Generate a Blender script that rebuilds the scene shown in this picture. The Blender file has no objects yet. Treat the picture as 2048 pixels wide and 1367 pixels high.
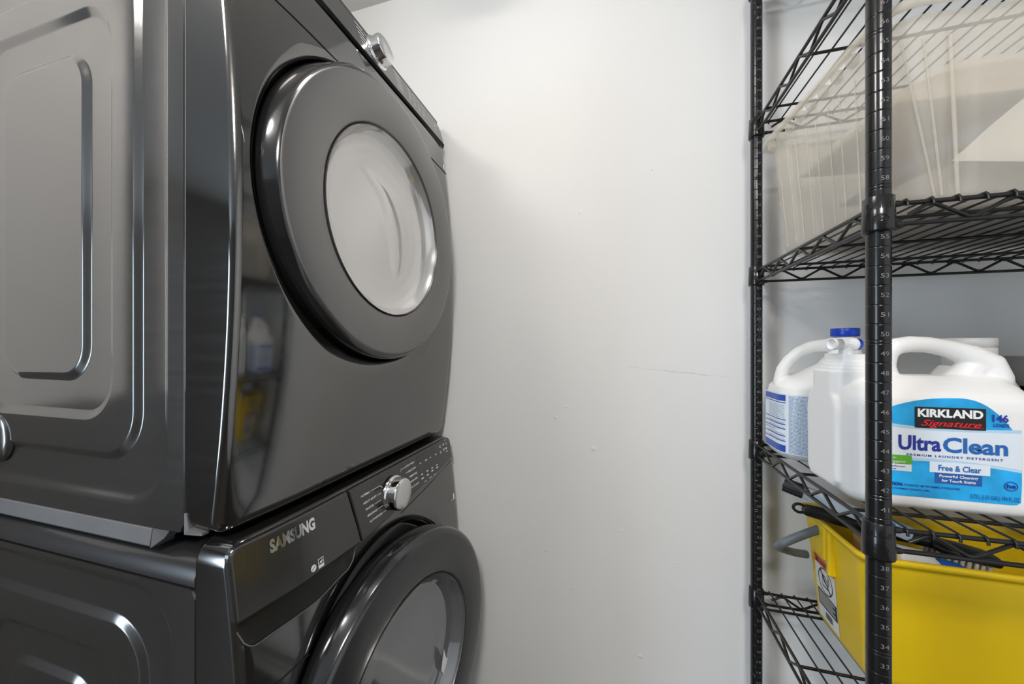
import bpy, bmesh, math, random
from mathutils import Vector, Matrix
random.seed(7)
SC = bpy.context.scene
COL = SC.collection
PI = math.pi
# ---------------------------------------------------------------- camera, world, lights, exposure
CZ = 1.285                       # camera height; all builders below give heights relative to it
cam_d = bpy.data.cameras.new('camera')
cam = bpy.data.objects.new('camera', cam_d); COL.objects.link(cam)
cam.location = (0, 0, CZ); cam.rotation_euler = (PI / 2, 0, math.radians(15.9))
cam_d.sensor_width = 36; cam_d.lens = 36 * 720 / 2048; cam_d.shift_y = 9.5 / 2048
cam_d.clip_start = 0.02
SC.camera = cam
SC.view_settings.view_transform = 'Standard'; SC.view_settings.look = 'None'
SC.view_settings.gamma = 1; SC.view_settings.use_curve_mapping = False
SC.view_settings.exposure = -0.17
w = bpy.data.worlds.new('daylight'); SC.world = w; w.use_nodes = True
w.node_tree.nodes['Background'].inputs[0].default_value = (0.55, 0.75, 1.0, 1)
w.node_tree.nodes['Background'].inputs[1].default_value = 1.5
def area(name, loc, rot, sx, sy, power, col, shape='RECTANGLE'):
    d = bpy.data.lights.new(name, 'AREA'); d.shape = shape; d.size = sx; d.size_y = sy
    d.energy = power; d.color = col
    o = bpy.data.objects.new(name, d); COL.objects.link(o); o.location = loc; o.rotation_euler = rot
    return o
area('window_daylight', (-3.16, -2.60, CZ - 0.17), (0, -PI / 2, 0), 2.1, 1.36, 92, (0.72, 0.86, 1.0))
LAMP_COLOUR, LAMP_NEAR, FILL_HALL, FILL_LEFT = (1.0, 0.955, 0.91, 1), 24.0, 106.0, 58.0      # opal lamp by the machines; hall and left glows are added fill

# ---------------------------------------------------------------- materials
def mat(name, col, rough=0.5, metal=0.0, coat=0.0, coat_rough=0.05, spec=0.5, trans=0.0, ior=1.45, noise=None, bump=None, sheen=0.0, sss=0.0, alpha=1.0, rn=None):
    """noise=(scale xyz, amount): colour variation; bump=(scale xyz, strength); rn=(scale xyz, amount): roughness variation"""
    m = bpy.data.materials.new(name); m.use_nodes = True
    nt = m.node_tree; b = nt.nodes['Principled BSDF']; I = b.inputs
    c = (col[0], col[1], col[2], 1)
    I['Base Color'].default_value = c; I['Roughness'].default_value = rough; I['Metallic'].default_value = metal
    I['Coat Weight'].default_value = coat; I['Coat Roughness'].default_value = coat_rough
    I['Specular IOR Level'].default_value = spec; I['Transmission Weight'].default_value = trans; I['IOR'].default_value = ior
    I['Subsurface Weight'].default_value = sss; I['Alpha'].default_value = alpha
    if sss: I['Subsurface Radius'].default_value = (0.01, 0.01, 0.008)
    def ns(sc, detail=3):
        tc = nt.nodes.new('ShaderNodeTexCoord'); mp = nt.nodes.new('ShaderNodeMapping'); mp.inputs['Scale'].default_value = sc
        n = nt.nodes.new('ShaderNodeTexNoise'); n.inputs['Scale'].default_value = 1; n.inputs['Detail'].default_value = detail
        nt.links.new(tc.outputs['Object'], mp.inputs['Vector']); nt.links.new(mp.outputs['Vector'], n.inputs['Vector'])
        return n
    if noise:
        n = ns(noise[0]); r = nt.nodes.new('ShaderNodeValToRGB'); a = noise[1]
        r.color_ramp.elements[0].position = 0.3; r.color_ramp.elements[1].position = 0.7
        r.color_ramp.elements[0].color = (c[0] * (1 - a), c[1] * (1 - a), c[2] * (1 - a), 1)
        r.color_ramp.elements[1].color = (min(1, c[0] * (1 + a)), min(1, c[1] * (1 + a)), min(1, c[2] * (1 + a)), 1)
        nt.links.new(n.outputs['Fac'], r.inputs['Fac']); nt.links.new(r.outputs['Color'], I['Base Color'])
    if rn:
        n = ns(rn[0]); mr = nt.nodes.new('ShaderNodeMapRange')
        mr.inputs['From Min'].default_value = 0.3; mr.inputs['From Max'].default_value = 0.7
        mr.inputs['To Min'].default_value = max(0, rough - rn[1]); mr.inputs['To Max'].default_value = rough + rn[1]
        nt.links.new(n.outputs['Fac'], mr.inputs['Value']); nt.links.new(mr.outputs['Result'], I['Roughness'])
    if bump:
        n = ns(bump[0], 4); bp = nt.nodes.new('ShaderNodeBump'); bp.inputs['Strength'].default_value = bump[1]; bp.inputs['Distance'].default_value = 0.001
        nt.links.new(n.outputs['Fac'], bp.inputs['Height']); nt.links.new(bp.outputs['Normal'], I['Normal'])
    return m
M = {}
M['wall'] = mat('wall_paint', (0.80, 0.80, 0.79), 0.55, spec=0.35, bump=((60, 60, 60), 0.05), noise=((1.5, 1.5, 1.5), 0.012))
M['ceiling'] = mat('ceiling_paint', (0.78, 0.77, 0.75), 0.8)
M['wall_mid'] = mat('hall_reflection_grey', (0.10, 0.097, 0.093), 0.5)  # unseen hall walls, kept dark so the dryer side reflects less light
M['wall_dark'] = mat('hall_reflection_dark', (0.10, 0.095, 0.09), 0.5)  # dims reflections; for the unseen front wall and added low panels
M['floor'] = mat('floor_wood', (0.05, 0.04, 0.03), 0.5, noise=((2, 30, 2), 0.2))
M['scuff'] = mat('wall_scuff', (0.55, 0.545, 0.53), 0.6)
M['bump'] = mat('wall_filler', (0.80, 0.795, 0.78), 0.42, spec=0.45)
M['side'] = mat('black_stainless_side', (0.150, 0.146, 0.142), 0.16, 0.85, coat=0.2, coat_rough=0.15, rn=((1.5, 1, 120), 0.012))
M['front'] = mat('black_stainless_front', (0.165, 0.161, 0.156), 0.095, 0.95, coat=0.3, coat_rough=0.03, rn=((0.4, 1.5, 140), 0.012))
M['topmetal'] = mat('black_top_panel', (0.028, 0.028, 0.029), 0.28, 0.2, coat=0.5, coat_rough=0.1)
M['gloss'] = mat('gloss_black_plastic', (0.008, 0.008, 0.009), 0.10, coat=0.6, coat_rough=0.03)
M['gripblack'] = mat('grip_black', (0.012, 0.012, 0.012), 0.32, 0.3)
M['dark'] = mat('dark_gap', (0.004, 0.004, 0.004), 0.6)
M['rimgrey'] = mat('smoked_rim', (0.06, 0.06, 0.062), 0.16, 0.8, coat=0.5, coat_rough=0.05)
M['ring'] = mat('grey_door_ring', (0.18, 0.176, 0.172), 0.36, 0.7, coat=0.35, coat_rough=0.2, noise=((3, 3, 3), 0.04))
M['ringdark'] = mat('dark_door_ring', (0.055, 0.055, 0.057), 0.34, 0.6, coat=0.3, coat_rough=0.2)
M['panel'] = mat('control_panel_finish', (0.06, 0.058, 0.056), 0.27, 0.75, coat=0.6, coat_rough=0.12)
M['glass'] = mat('door_glass', (0.62, 0.61, 0.60), 0.13, 0.55, coat=1.0, coat_rough=0.03, rn=((8, 8, 8), 0.05))
M['glassw'] = mat('washer_glass', (0.20, 0.205, 0.215), 0.10, 0.5, coat=1.0, coat_rough=0.02)
M['chrome'] = mat('chrome', (0.80, 0.80, 0.80), 0.08, 1.0)
M['alu'] = mat('spun_aluminium', (0.72, 0.715, 0.70), 0.30, 1.0)
M['white_print'] = mat('white_print', (0.80, 0.80, 0.78), 0.5)
M['grey_print'] = mat('grey_print', (0.30, 0.30, 0.30), 0.5)
M['pole_print'] = mat('stamped_number', (0.22, 0.22, 0.22), 0.5)
M['galv'] = mat('grey_bracket_steel', (0.15, 0.15, 0.153), 0.5, 0.3, noise=((14, 14, 14), 0.06))
M['wire'] = mat('black_epoxy_wire', (0.010, 0.0095, 0.009), 0.32, spec=0.45)
M['post'] = mat('black_epoxy_post', (0.010, 0.010, 0.0105), 0.20, spec=0.55)
M['bin'] = mat('translucent_plastic', (0.95, 0.92, 0.86), 0.22, trans=0.86, ior=1.10, spec=0.5)
bm_ = M['bin']; nt = bm_.node_tree; pb = nt.nodes['Principled BSDF']; pb.inputs['Transmission Weight'].default_value = 0
pb.inputs['Base Color'].default_value = (0.86, 0.82, 0.75, 1); pb.inputs['Roughness'].default_value = 0.25
tl = nt.nodes.new('ShaderNodeBsdfTranslucent'); tl.inputs['Color'].default_value = (0.90, 0.86, 0.79, 1)
tp_ = nt.nodes.new('ShaderNodeBsdfTransparent'); tp_.inputs['Color'].default_value = (0.99, 0.98, 0.96, 1)
m1_ = nt.nodes.new('ShaderNodeMixShader'); m1_.inputs[0].default_value = 0.45; m2_ = nt.nodes.new('ShaderNodeMixShader'); m2_.inputs[0].default_value = 0.62
nt.links.new(pb.outputs[0], m1_.inputs[1]); nt.links.new(tl.outputs[0], m1_.inputs[2]); nt.links.new(m1_.outputs[0], m2_.inputs[1]); nt.links.new(tp_.outputs[0], m2_.inputs[2])
nt.links.new(m2_.outputs[0], nt.nodes['Material Output'].inputs['Surface'])
M['jug'] = mat('white_hdpe', (0.83, 0.82, 0.81), 0.33, sss=0.15)
M['cap_white'] = mat('white_cap', (0.85, 0.845, 0.83), 0.3)
M['cap_blue'] = mat('blue_cap', (0.005, 0.045, 0.42), 0.3)
M['label_blue'] = mat('label_blue', (0.01, 0.36, 0.74), 0.3, noise=((26, 26, 26), 0.30))
M['label_pale'] = mat('label_pale', (0.46, 0.66, 0.82), 0.3, noise=((10, 10, 10), 0.10))
M['label_white'] = mat('label_white', (0.72, 0.78, 0.84), 0.35)
M['label_navy'] = mat('label_navy', (0.01, 0.09, 0.36), 0.3)
M['ink_navy'] = mat('ink_navy', (0.01, 0.025, 0.28), 0.35)
M['ink_mid'] = mat('ink_mid_blue', (0.01, 0.12, 0.42), 0.35)
M['ink_black'] = mat('ink_black', (0.006, 0.006, 0.007), 0.35)
M['ink_white'] = mat('ink_white', (0.85, 0.85, 0.85), 0.35)
M['ink_red'] = mat('ink_red', (0.70, 0.01, 0.01), 0.35)
M['ink_green'] = mat('ink_green', (0.10, 0.40, 0.02), 0.35)
M['ink_blue'] = mat('ink_blue', (0.02, 0.08, 0.42), 0.35)
M['ink_grey'] = mat('ink_grey_blue', (0.28, 0.38, 0.55), 0.4)
M['yellow'] = mat('yellow_plastic', (0.80, 0.54, 0.008), 0.36, noise=((5, 5, 5), 0.04), sss=0.05)
M['greyplast'] = mat('grey_plastic', (0.13, 0.15, 0.165), 0.4)
M['paleplast'] = mat('pale_grey_plastic', (0.50, 0.56, 0.62), 0.35)
M['blackplast'] = mat('black_plastic', (0.012, 0.012, 0.012), 0.38)
M['orange'] = mat('warning_orange', (0.62, 0.09, 0.01), 0.4)
M['sticker'] = mat('sticker_white', (0.74, 0.73, 0.70), 0.4)
M['tan'] = mat('tan_sponge', (0.42, 0.26, 0.09), 0.9, bump=((300, 300, 300), 0.6))
M['blueplast'] = mat('blue_plastic', (0.01, 0.12, 0.52), 0.3)
M['bluecloth'] = mat('blue_cloth', (0.09, 0.14, 0.26), 0.9, bump=((400, 400, 400), 0.3))
M['creamcloth'] = mat('cream_cloth', (0.70, 0.66, 0.58), 0.9, bump=((300, 300, 300), 0.3))
M['greycloth'] = mat('grey_cloth', (0.28, 0.29, 0.30), 0.9, bump=((300, 300, 300), 0.3))
M['paper'] = mat('white_paper', (0.84, 0.83, 0.82), 0.6)
M['lidgrey'] = mat('grey_lid', (0.20, 0.205, 0.20), 0.45)
M['lamp'] = mat('opal_glass', (0.9, 0.88, 0.84), 0.3)
M['fill_hall'] = mat('fill_glow_hall', (0.9, 0.88, 0.84), 0.3)  # glow of the added hall fill
M['fill_left'] = mat('fill_glow_left', (0.9, 0.88, 0.84), 0.3)  # glow of the added left fill
for k_, e_ in (('lamp', LAMP_NEAR), ('fill_hall', FILL_HALL), ('fill_left', FILL_LEFT)):
    lb = M[k_].node_tree.nodes['Principled BSDF']
    lb.inputs['Emission Color'].default_value = LAMP_COLOUR; lb.inputs['Emission Strength'].default_value = e_

# ---------------------------------------------------------------- mesh helpers
class MB:
    def __init__(s): s.v = []; s.f = []; s.s = []
    def add(s, vs, fs, smooth=False):
        o = len(s.v); s.v += [tuple(v) for v in vs]
        for f in fs: s.f.append([i + o for i in f]); s.s.append(smooth)
        return s
    def box(s, x0, x1, y0, y1, z0, z1):
        v = [(x, y, z) for x in (x0, x1) for y in (y0, y1) for z in (z0, z1)]
        return s.add(v, [(0, 1, 3, 2), (4, 6, 7, 5), (0, 4, 5, 1), (2, 3, 7, 6), (0, 2, 6, 4), (1, 5, 7, 3)])
    def loft(s, loops, cap0=False, cap1=False, smooth=True, closed=True):
        n = len(loops[0]); v = [p for l in loops for p in l]; f = []
        for i in range(len(loops) - 1):
            for j in range(n if closed else n - 1):
                k = (j + 1) % n
                f.append((i * n + j, i * n + k, (i + 1) * n + k, (i + 1) * n + j))
        s.add(v, f, smooth)
        if cap0: s.add(loops[0], [list(range(n))[::-1]])
        if cap1: s.add(loops[-1], [list(range(n))])
        return s
    def tube(s, pts, r, n=8, closed=False, caps=True):
        P = [Vector(p) for p in pts]; m = len(P)
        R = r if isinstance(r, (list, tuple)) else [r] * m
        T = []
        for i in range(m):
            a = P[(i - 1) % m] if (closed or i > 0) else P[i]
            b = P[(i + 1) % m] if (closed or i < m - 1) else P[i]
            T.append((b - a).normalized())
        u = T[0].orthogonal().normalized(); loops = []
        for i in range(m):
            u = (u - T[i] * u.dot(T[i]))
            u = u.normalized() if u.length > 1e-6 else T[i].orthogonal().normalized()
            w_ = T[i].cross(u)
            loops.append([P[i] + (u * math.cos(2 * PI * k / n) + w_ * math.sin(2 * PI * k / n)) * R[i] for k in range(n)])
        if closed: loops.append(loops[0]); caps = False
        return s.loft(loops, caps, caps)
    def lathe(s, prof, org, ax, n=64, cap0=False, cap1=False):
        """prof: (radius, distance along axis)"""
        A = Vector(ax).normalized(); u = A.orthogonal().normalized(); w_ = A.cross(u); O = Vector(org)
        loops = [[O + A * h + (u * math.cos(2 * PI * k / n) + w_ * math.sin(2 * PI * k / n)) * max(r, 1e-5) for k in range(n)] for r, h in prof]
        return s.loft(loops, cap0, cap1)
    def text(s, body, fmap, x, y, cap, width=None, bold=0.0, shear=0.0, align='L', spacing=1.0, depth=0.0):
        """letters of cap height 'cap' with their lower left at x, y; fmap turns (x, y, lift) into a place in the room"""
        cu = bpy.data.curves.new('t', 'FONT'); cu.body = body; cu.size = 1; cu.offset = bold; cu.shear = shear; cu.space_character = spacing
        cu.resolution_u = 3
        if depth: cu.extrude = depth
        ob = bpy.data.objects.new('t', cu); COL.objects.link(ob)
        me = bpy.data.meshes.new_from_object(ob)
        vs = [v.co.copy() for v in me.vertices]; fs = [list(p.vertices) for p in me.polygons]
        bpy.data.objects.remove(ob); bpy.data.curves.remove(cu); bpy.data.meshes.remove(me)
        if not vs: return s
        x0 = min(v.x for v in vs); x1 = max(v.x for v in vs)
        k = cap / 0.70; kx = k if width is None else width / (x1 - x0)
        W = (x1 - x0) * kx; dx = {'L': 0, 'C': -W / 2, 'R': -W}[align]
        out = [fmap(x + dx + (v.x - x0) * kx, y + v.y * k, v.z) for v in vs]
        return s.add(out, fs)
    def poly(s, pts, fmap=None, lift=0.0):
        v = [fmap(p[0], p[1], lift) if fmap else p for p in pts]
        return s.add(v, [list(range(len(v)))])
    def build(s, name, m, parent=None, bevel=0, origin=None, weld=False):
        o = origin if origin is not None else (ROOT.get(parent.name, (0, 0, 0)) if parent else (0, 0, 0))
        me = bpy.data.meshes.new(name)
        me.from_pydata([(p[0] - o[0], p[1] - o[1], p[2] - o[2]) for p in s.v], [], s.f)
        me.polygons.foreach_set('use_smooth', s.s); me.materials.append(m if not isinstance(m, str) else M[m]); me.update()
        bm = bmesh.new(); bm.from_mesh(me)
        if weld: bmesh.ops.remove_doubles(bm, verts=bm.verts, dist=weld if isinstance(weld, float) else 1e-5)
        bmesh.ops.recalc_face_normals(bm, faces=bm.faces); bm.to_mesh(me); bm.free()
        ob = bpy.data.objects.new(name, me); COL.objects.link(ob)
        if parent: ob.parent = parent; ROOT[ob.name] = o
        else: ob.location = (o[0], o[1], o[2] + CZ); ROOT[ob.name] = tuple(o)
        if bevel:
            b = ob.modifiers.new('edge', 'BEVEL'); b.width = bevel; b.segments = 3; b.limit_method = 'ANGLE'; b.angle_limit = 0.6
            for p in me.polygons: p.use_smooth = True
            b.harden_normals = True
        return ob
ROOT = {}
def thing(name, loc, label, cat, group=None):
    o = bpy.data.objects.new(name, None); COL.objects.link(o); o.empty_display_size = 0.05
    o.location = (loc[0], loc[1], loc[2] + CZ); ROOT[o.name] = tuple(loc)
    return tag(o, label, cat, group)
def tag(o, label, cat, group=None):
    o['label'] = label; o['category'] = cat
    if group: o['group'] = group
    return o
def struct(o, label=None):
    o['kind'] = 'structure'
    if label: o['label'] = label
    return o
def rrect(x0, x1, y0, y1, r, nc=8, step=None):
    """rounded rectangle outline, counter-clockwise from the lower left; step subdivides the straight runs"""
    pts = []
    for cx, cy, a0 in ((x1 - r, y0 + r, -PI / 2), (x1 - r, y1 - r, 0), (x0 + r, y1 - r, PI / 2), (x0 + r, y0 + r, PI)):
        for k in range(nc + 1):
            a = a0 + k / nc * PI / 2; pts.append((cx + r * math.cos(a), cy + r * math.sin(a)))
    if step:
        out = []
        for i, p in enumerate(pts):
            q = pts[(i + 1) % len(pts)]; out.append(p); d = math.dist(p, q)
            m = int(d / step)
            for k in range(1, m + 1): out.append((p[0] + (q[0] - p[0]) * k / (m + 1), p[1] + (q[1] - p[1]) * k / (m + 1)))
        pts = out
    return pts
def spline(P, n=8):
    out = []
    for i in range(len(P) - 1):
        p0 = Vector(P[max(0, i - 1)]); p1 = Vector(P[i]); p2 = Vector(P[i + 1]); p3 = Vector(P[min(len(P) - 1, i + 2)])
        for k_ in range(n):
            t_ = k_ / n; out.append(.5 * ((2 * p1) + (-p0 + p2) * t_ + (2 * p0 - 5 * p1 + 4 * p2 - p3) * t_ ** 2 + (-p0 + 3 * p1 - 3 * p2 + p3) * t_ ** 3))
    out.append(Vector(P[-1])); return out
def sstep(a, b, x):
    t = max(0, min(1, (x - a) / (b - a))); return t * t * (3 - 2 * t)
def lerp(a, b, t): return a + (b - a) * t

# ---------------------------------------------------------------- the room
ZF, ZC = -1.285, 1.20
XL, XR, YF, YB = -1.42, 1.62, -3.4, 1.085
XH = -3.2                        # the hall opens to the left, in front of the machines
T = 0.1
wb = struct(MB().box(XL - T, XR + T, YB, YB + T, ZF, ZC).build('wall_back', 'wall'))
struct(MB().box(XL - T, XL, 0.0, YB, ZF, ZC).build('wall_left', 'wall'))
struct(MB().box(XR, XR + T, YF - T, YB, ZF, ZC).build('wall_right', 'wall'))
struct(MB().box(XH - T, XL - T, 0.0, 0.1, ZF, ZC).build('wall_hall', 'wall_mid'))
struct(MB().box(XH - T, XR + T, YF - T, YF, ZF, ZC).build('wall_front', 'wall_dark'))
f = MB(); f.box(XH - T, XH, YF, -3.34, ZF, ZC); f.box(XH - T, XH, -1.86, 0.1, ZF, ZC); f.box(XH - T, XH, -3.34, -1.86, 0.95, ZC)
struct(f.build('wall_far_left', 'wall_mid'))
struct(MB().box(XH - T, XR + T, YF - T, YB + T, ZC, ZC + T).build('ceiling', 'ceiling'))
struct(MB().box(XH - T, XR + T, YF - T, YB + T, ZF - T, ZF).build('floor', 'floor'))
bb = MB(); bb.box(XL, XR, YB - 0.012, YB, ZF, ZF + 0.09); struct(bb.build('baseboard_back', 'ceiling', bevel=0.003))
tr = MB()
for a, b, c, d in ((-3.34, -3.28, ZF, 0.95), (-1.92, -1.86, ZF, 0.95), (-3.28, -1.92, 0.89, 0.95), (-2.63, -2.57, ZF, 0.89)): tr.box(XH - .06, XH + .01, a, b, c, d)
wp = MB(); wp.box(XH, XH + .015, -1.86, 0, ZF, -.14); wp.box(XH, XL - T, -.015, 0, ZF, -.14); wp.box(XL - T, XL + .012, -.015, YB, ZF, -.14); struct(wp.build('reflection_darkener', 'wall_dark'))  # unseen low panels, added to darken what the machine sides reflect
struct(tr.build('window_1', 'ceiling', bevel=0.003))
# scuff line and filled nail spots on the back wall
sc = MB(); xs = [i / 40 for i in range(41)]
top = [(lerp(0.035, 0.30, t), YB - 0.0004, lerp(-0.058, -0.083, t) + 0.0008 * math.sin(t * 23) + (0.0012 if 0.35 < t < 0.8 else 0.0005) * (1 + 0.4 * math.sin(t * 70))) for t in xs]
bot = [(p[0], p[1], lerp(-0.058, -0.083, t) + 0.0008 * math.sin(t * 23)) for p, t in zip(top, xs)]
sc.loft([top, bot], closed=False, smooth=False)
sc.build('scuff_mark', 'scuff', wb, origin=(0, 0, 0))
nb = MB()
for x, z, r in ((-0.17, -0.215, .006), (-0.06, -0.30, .008), (-0.20, -0.62, .006), (0.02, -0.53, .004), (0.16, -0.60, .004), (-0.12, -0.72, .005), (0.07, -0.88, .006), (0.20, 0.60, .004), (0.13, 0.78, .003), (-0.10, 0.40, .006), (0.10, 0.50, .005), (-0.14, -0.18, .005)):
    nb.lathe([(r, 0), (r * 0.8, r * 0.10), (0.0, r * 0.16)], (x, YB + 0.0001, z), (0, -1, 0), 16)
nb.build('filled_nail_spots', 'bump', wb, origin=(0, 0, 0))
# flush ceiling lamp above the frame, and two unseen fill lights shaped like it
def ceiling_lamp_or_fill(x, y, r, label, m='lamp'):
    t = thing('ceiling_lamp_or_fill', (x, y, ZC), label, 'lamp', 'flush ceiling lamps')
    MB().lathe([(0.0, 0), (r + .02, 0), (r + .02, -.03), (r, -.035)], (x, y, ZC), (0, 0, 1), 48).build('base_ring', 'alu', t)
    MB().lathe([(r, -.03), (r * .99, -.055), (r * .9, -.085), (r * .7, -.105), (r * .4, -.118), (0, -.122)], (x, y, ZC), (0, 0, 1), 48).build('glass_shade', m, t)
ceiling_lamp_or_fill(-0.22, 0.40, 0.12, 'round opal ceiling lamp above the gap between dryer and shelves')
ceiling_lamp_or_fill(0.12, -0.95, 0.19, 'larger round fill light added at the unseen hall ceiling behind the camera', 'fill_hall')  # added to even out the light on the back wall
ceiling_lamp_or_fill(-0.95, -0.35, 0.15, 'round fill light added at the unseen ceiling left of the washer', 'fill_left')  # added to brighten the left faces of the shelf goods

# ---------------------------------------------------------------- laundry machines
Y0, Y1 = 0.374, 1.060
def machine(kind):
    W = kind == 'washer'
    dx = 0.022 if W else 0.0
    zb = -1.262 if W else -0.272
    ztop = -0.281 if W else 0.648
    zc = -0.75 if W else 0.19
    hh = 0.47 if W else 0.46
    fx = lambda z: -0.536 + dx + 0.038 * (1 - min(1.15, abs((z - zc) / hh)) ** 2)
    dr_ = lambda y: .34 * max(0, .545 - y) ** 2 + .15 * max(0, y - .92) ** 2      # the front also curves back towards its sides
    fxy = lambda y, z: fx(z) + .003 - dr_(y)
    xs = -0.6025 + dx          # seam between front frame and side sheet
    xb = -1.30 + dx            # back of the cabinet
    cy, cz = 0.703, (-0.72 if W else 0.270)
    if W:
        t = thing('washer', (-0.95, 0.717, zb - 0.02), 'black stainless front loading washer underneath the dryer, door ajar', 'washing machine')
    else:
        t = thing('dryer', (-0.95, 0.717, zb), 'black stainless front loading dryer stacked on top of the washer', 'dryer')
    # pressed side sheet facing the camera: raised and sunk rounded fields
    zs1 = (-0.352 if W else 0.735)
    x0, x1 = xb, xs - 0.0025
    if W:
        Dz0, Dz1 = zb + 0.04, -0.368
        ins = [0, 0.062, 0.124, 0.184]
        Dx0, Dx1 = -1.232, -0.632
    else:
        Dz0, Dz1 = -0.236, 0.672
        ins = [0, 0.062, 0.124, 0.186]
        Dx0, Dx1 = -1.254, -0.646
    d, sw = 0.0058, 0.0165
    def ring(i, r, y): return [(p[0], y, p[1]) for p in rrect(Dx0 + i, Dx1 - i, Dz0 + i, Dz1 - i, r, 12, 0.05)]
    loops = []
    n0 = len(ring(0, .09, 0))
    def add(i, r, y):
        l = ring(i, r, y)
        # keep the same vertex count in every loop
        if len(l) != n0:
            base = rrect(Dx0 + i, Dx1 - i, Dz0 + i, Dz1 - i, r, 12)
            L0 = rrect(Dx0, Dx1, Dz0, Dz1, .09, 12); out = []
            for a in range(len(base)):
                p, q = base[a], base[(a + 1) % len(base)]; P, Q = L0[a], L0[(a + 1) % len(L0)]
                m = int(math.dist(P, Q) / 0.05)
                out.append((p[0], y, p[1]))
                for k in range(1, m + 1): out.append((lerp(p[0], q[0], k / (m + 1)), y, lerp(p[1], q[1], k / (m + 1))))
            l = out
        loops.append(l)
    yo = Y0
    rad = [.085, .075, .065, .055]
    lev = [(0, 1), (1, 0), (0, 1), (1, 0)]
    for q in range(4):
        a, b = lev[q]
        for u in (0, .07, .15, .25, .5, .75, .85, .93, 1):
            c_ = .25; e = (u * u / (2 * c_) if u < c_ else (c_ / 2 + u - c_ if u < 1 - c_ else 1 - c_ - (1 - u) ** 2 / (2 * c_))) / (1 - c_)
            add(ins[q] + (u - .5) * sw, rad[q] - (u - .5) * sw, yo + d * lerp(a, b, e))
    pan = MB(); pan.loft(loops); pan.add(loops[-1], [list(range(len(loops[-1])))])
    # flat surround out to the sheet edge
    outer = []
    for p in loops[0]:
        cxp, czp = (Dx0 + Dx1) / 2, (Dz0 + Dz1) / 2
        outer.append(p)
    R = [(x0, zb), (x1, zb), (x1, zs1), (x0, zs1)]
    def snap(p):
        ax = (p[0] - (Dx0 + Dx1) / 2) / ((Dx1 - Dx0) / 2); az = (p[2] - (Dz0 + Dz1) / 2) / ((Dz1 - Dz0) / 2)
        m = max(abs(ax), abs(az)); ax /= m; az /= m
        return (lerp(x0, x1, (ax + 1) / 2), yo, lerp(zb, zs1, (az + 1) / 2))
    ed = [snap(p) for p in loops[0]]
    pan.loft([ed, loops[0]], smooth=False)
    ed2 = [(p[0], p[1] + 0.012, p[2]) for p in ed]; pan.loft([ed2, ed], smooth=False)
    pan.build('side_panel', 'side', t)
    if not W: MB().lathe([(.046, 0), (.045, .004), (.042, .0065), (.036, .0085), (.022, .0105), (.001, .0115)], (-1.087, Y0 + .0045, -.165), (0, -1, 0), 48, cap0=True, cap1=True).build('vent_cap', 'side', t)
    # rest of the cabinet: far side, back, floor and lid
    cab = MB(); g = 0.0
    cab.box(x0 + .004, x1 - .03, Y0 + .012, Y1, zb + .004, (zs1 if not W else -0.352))
    cab.build('cabinet', 'topmetal', t)
    # front sheet with the round door recess
    by = 0.0105
    outl = lambda i, rr: rrect(Y0 + i, Y1 - i, zb + i, ztop - i, rr, 8, 0.012)
    base = outl(0.0, .034 if W else .024)
    ang = [math.atan2(p[1] - cz, p[0] - cy) for p in base]
    circ = lambda r, off, zz=None: [(fxy(cy + r * math.cos(a), cz + r * math.sin(a)) + off, cy + r * math.cos(a), cz + r * math.sin(a)) for a in ang]
    def inset(i):
        mid_y, mid_z = (Y0 + Y1) / 2, (zb + ztop) / 2; hy, hz = (Y1 - Y0) / 2, (ztop - zb) / 2
        return [(mid_y + (p[0] - mid_y) * (hy - i) / hy, mid_z + (p[1] - mid_z) * (hz - i) / hz) for p in base]
    lo = [circ(0.20, -.062), circ(0.285, -.060), circ(0.298, -.045), circ(0.302, -0.014), circ(0.3045, -.004), circ(0.308, 0)]
    inn = inset(by)
    for k in range(1, 9):
        u = k / 8
        lo.append([(fxy(lerp(cy + .308 * math.cos(a), q[0], u), lerp(cz + .308 * math.sin(a), q[1], u)), lerp(cy + .308 * math.cos(a), q[0], u), lerp(cz + .308 * math.sin(a), q[1], u)) for a, q in zip(ang, inn)])
    for k in range(1, 7):
        a = k / 6 * PI / 2
        q = inset(by * (1 - math.sin(a))); lo.append([(fxy(p[0], min(p[1], ztop)) - by * (1 - math.cos(a)), p[0], p[1]) for p in q])
    lo.append([(fxy(p[0], min(p[1], ztop)) - by - .0015, p[0], p[1]) for p in base]); lo.append([(xs + .002, p[0], p[1]) for p in base])
    lo.append([(xs, p[0], p[1]) for p in base])
    lo.append([(xs, p[0], p[1]) for p in inset(.03)])
    MB().loft(lo).build('front_panel', 'front', t)
    # door well wall, glossy black
    gk = MB(); ph = [2 * PI * k / 96 for k in range(96)]
    cc = lambda r, off: [(fxy(cy + r * math.cos(a), cz + r * math.sin(a)) + off, cy + r * math.cos(a), cz + r * math.sin(a)) for a in ph]
    gk.loft([cc(.3075, .0006), cc(.3040, -.0015), cc(.3005, -.012), cc(.297, -.040), cc(.285, -.056), cc(.15, -.058)])
    gk.build('door_well', 'gloss', t)
    # ---- door
    hinge = Vector((fx(cz) + .0, cy - .296, cz))
    phi = math.radians(7.6) if W else 0.0
    def dm(x, y, z):
        p = Vector((x, y, z)) - hinge
        c_, s_ = math.cos(phi), math.sin(phi)
        return (hinge.x + p.x * c_ + p.y * s_, hinge.y - p.x * s_ + p.y * c_, hinge.z + p.z)
    bx = fx(cz)                                     # door plane
    N = 160
    def circle(rf, xf): return [dm(bx + xf(a), cy + rf(a) * math.cos(a), cz + rf(a) * math.sin(a)) for a in (2 * PI * k / N for k in range(N))]
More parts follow.
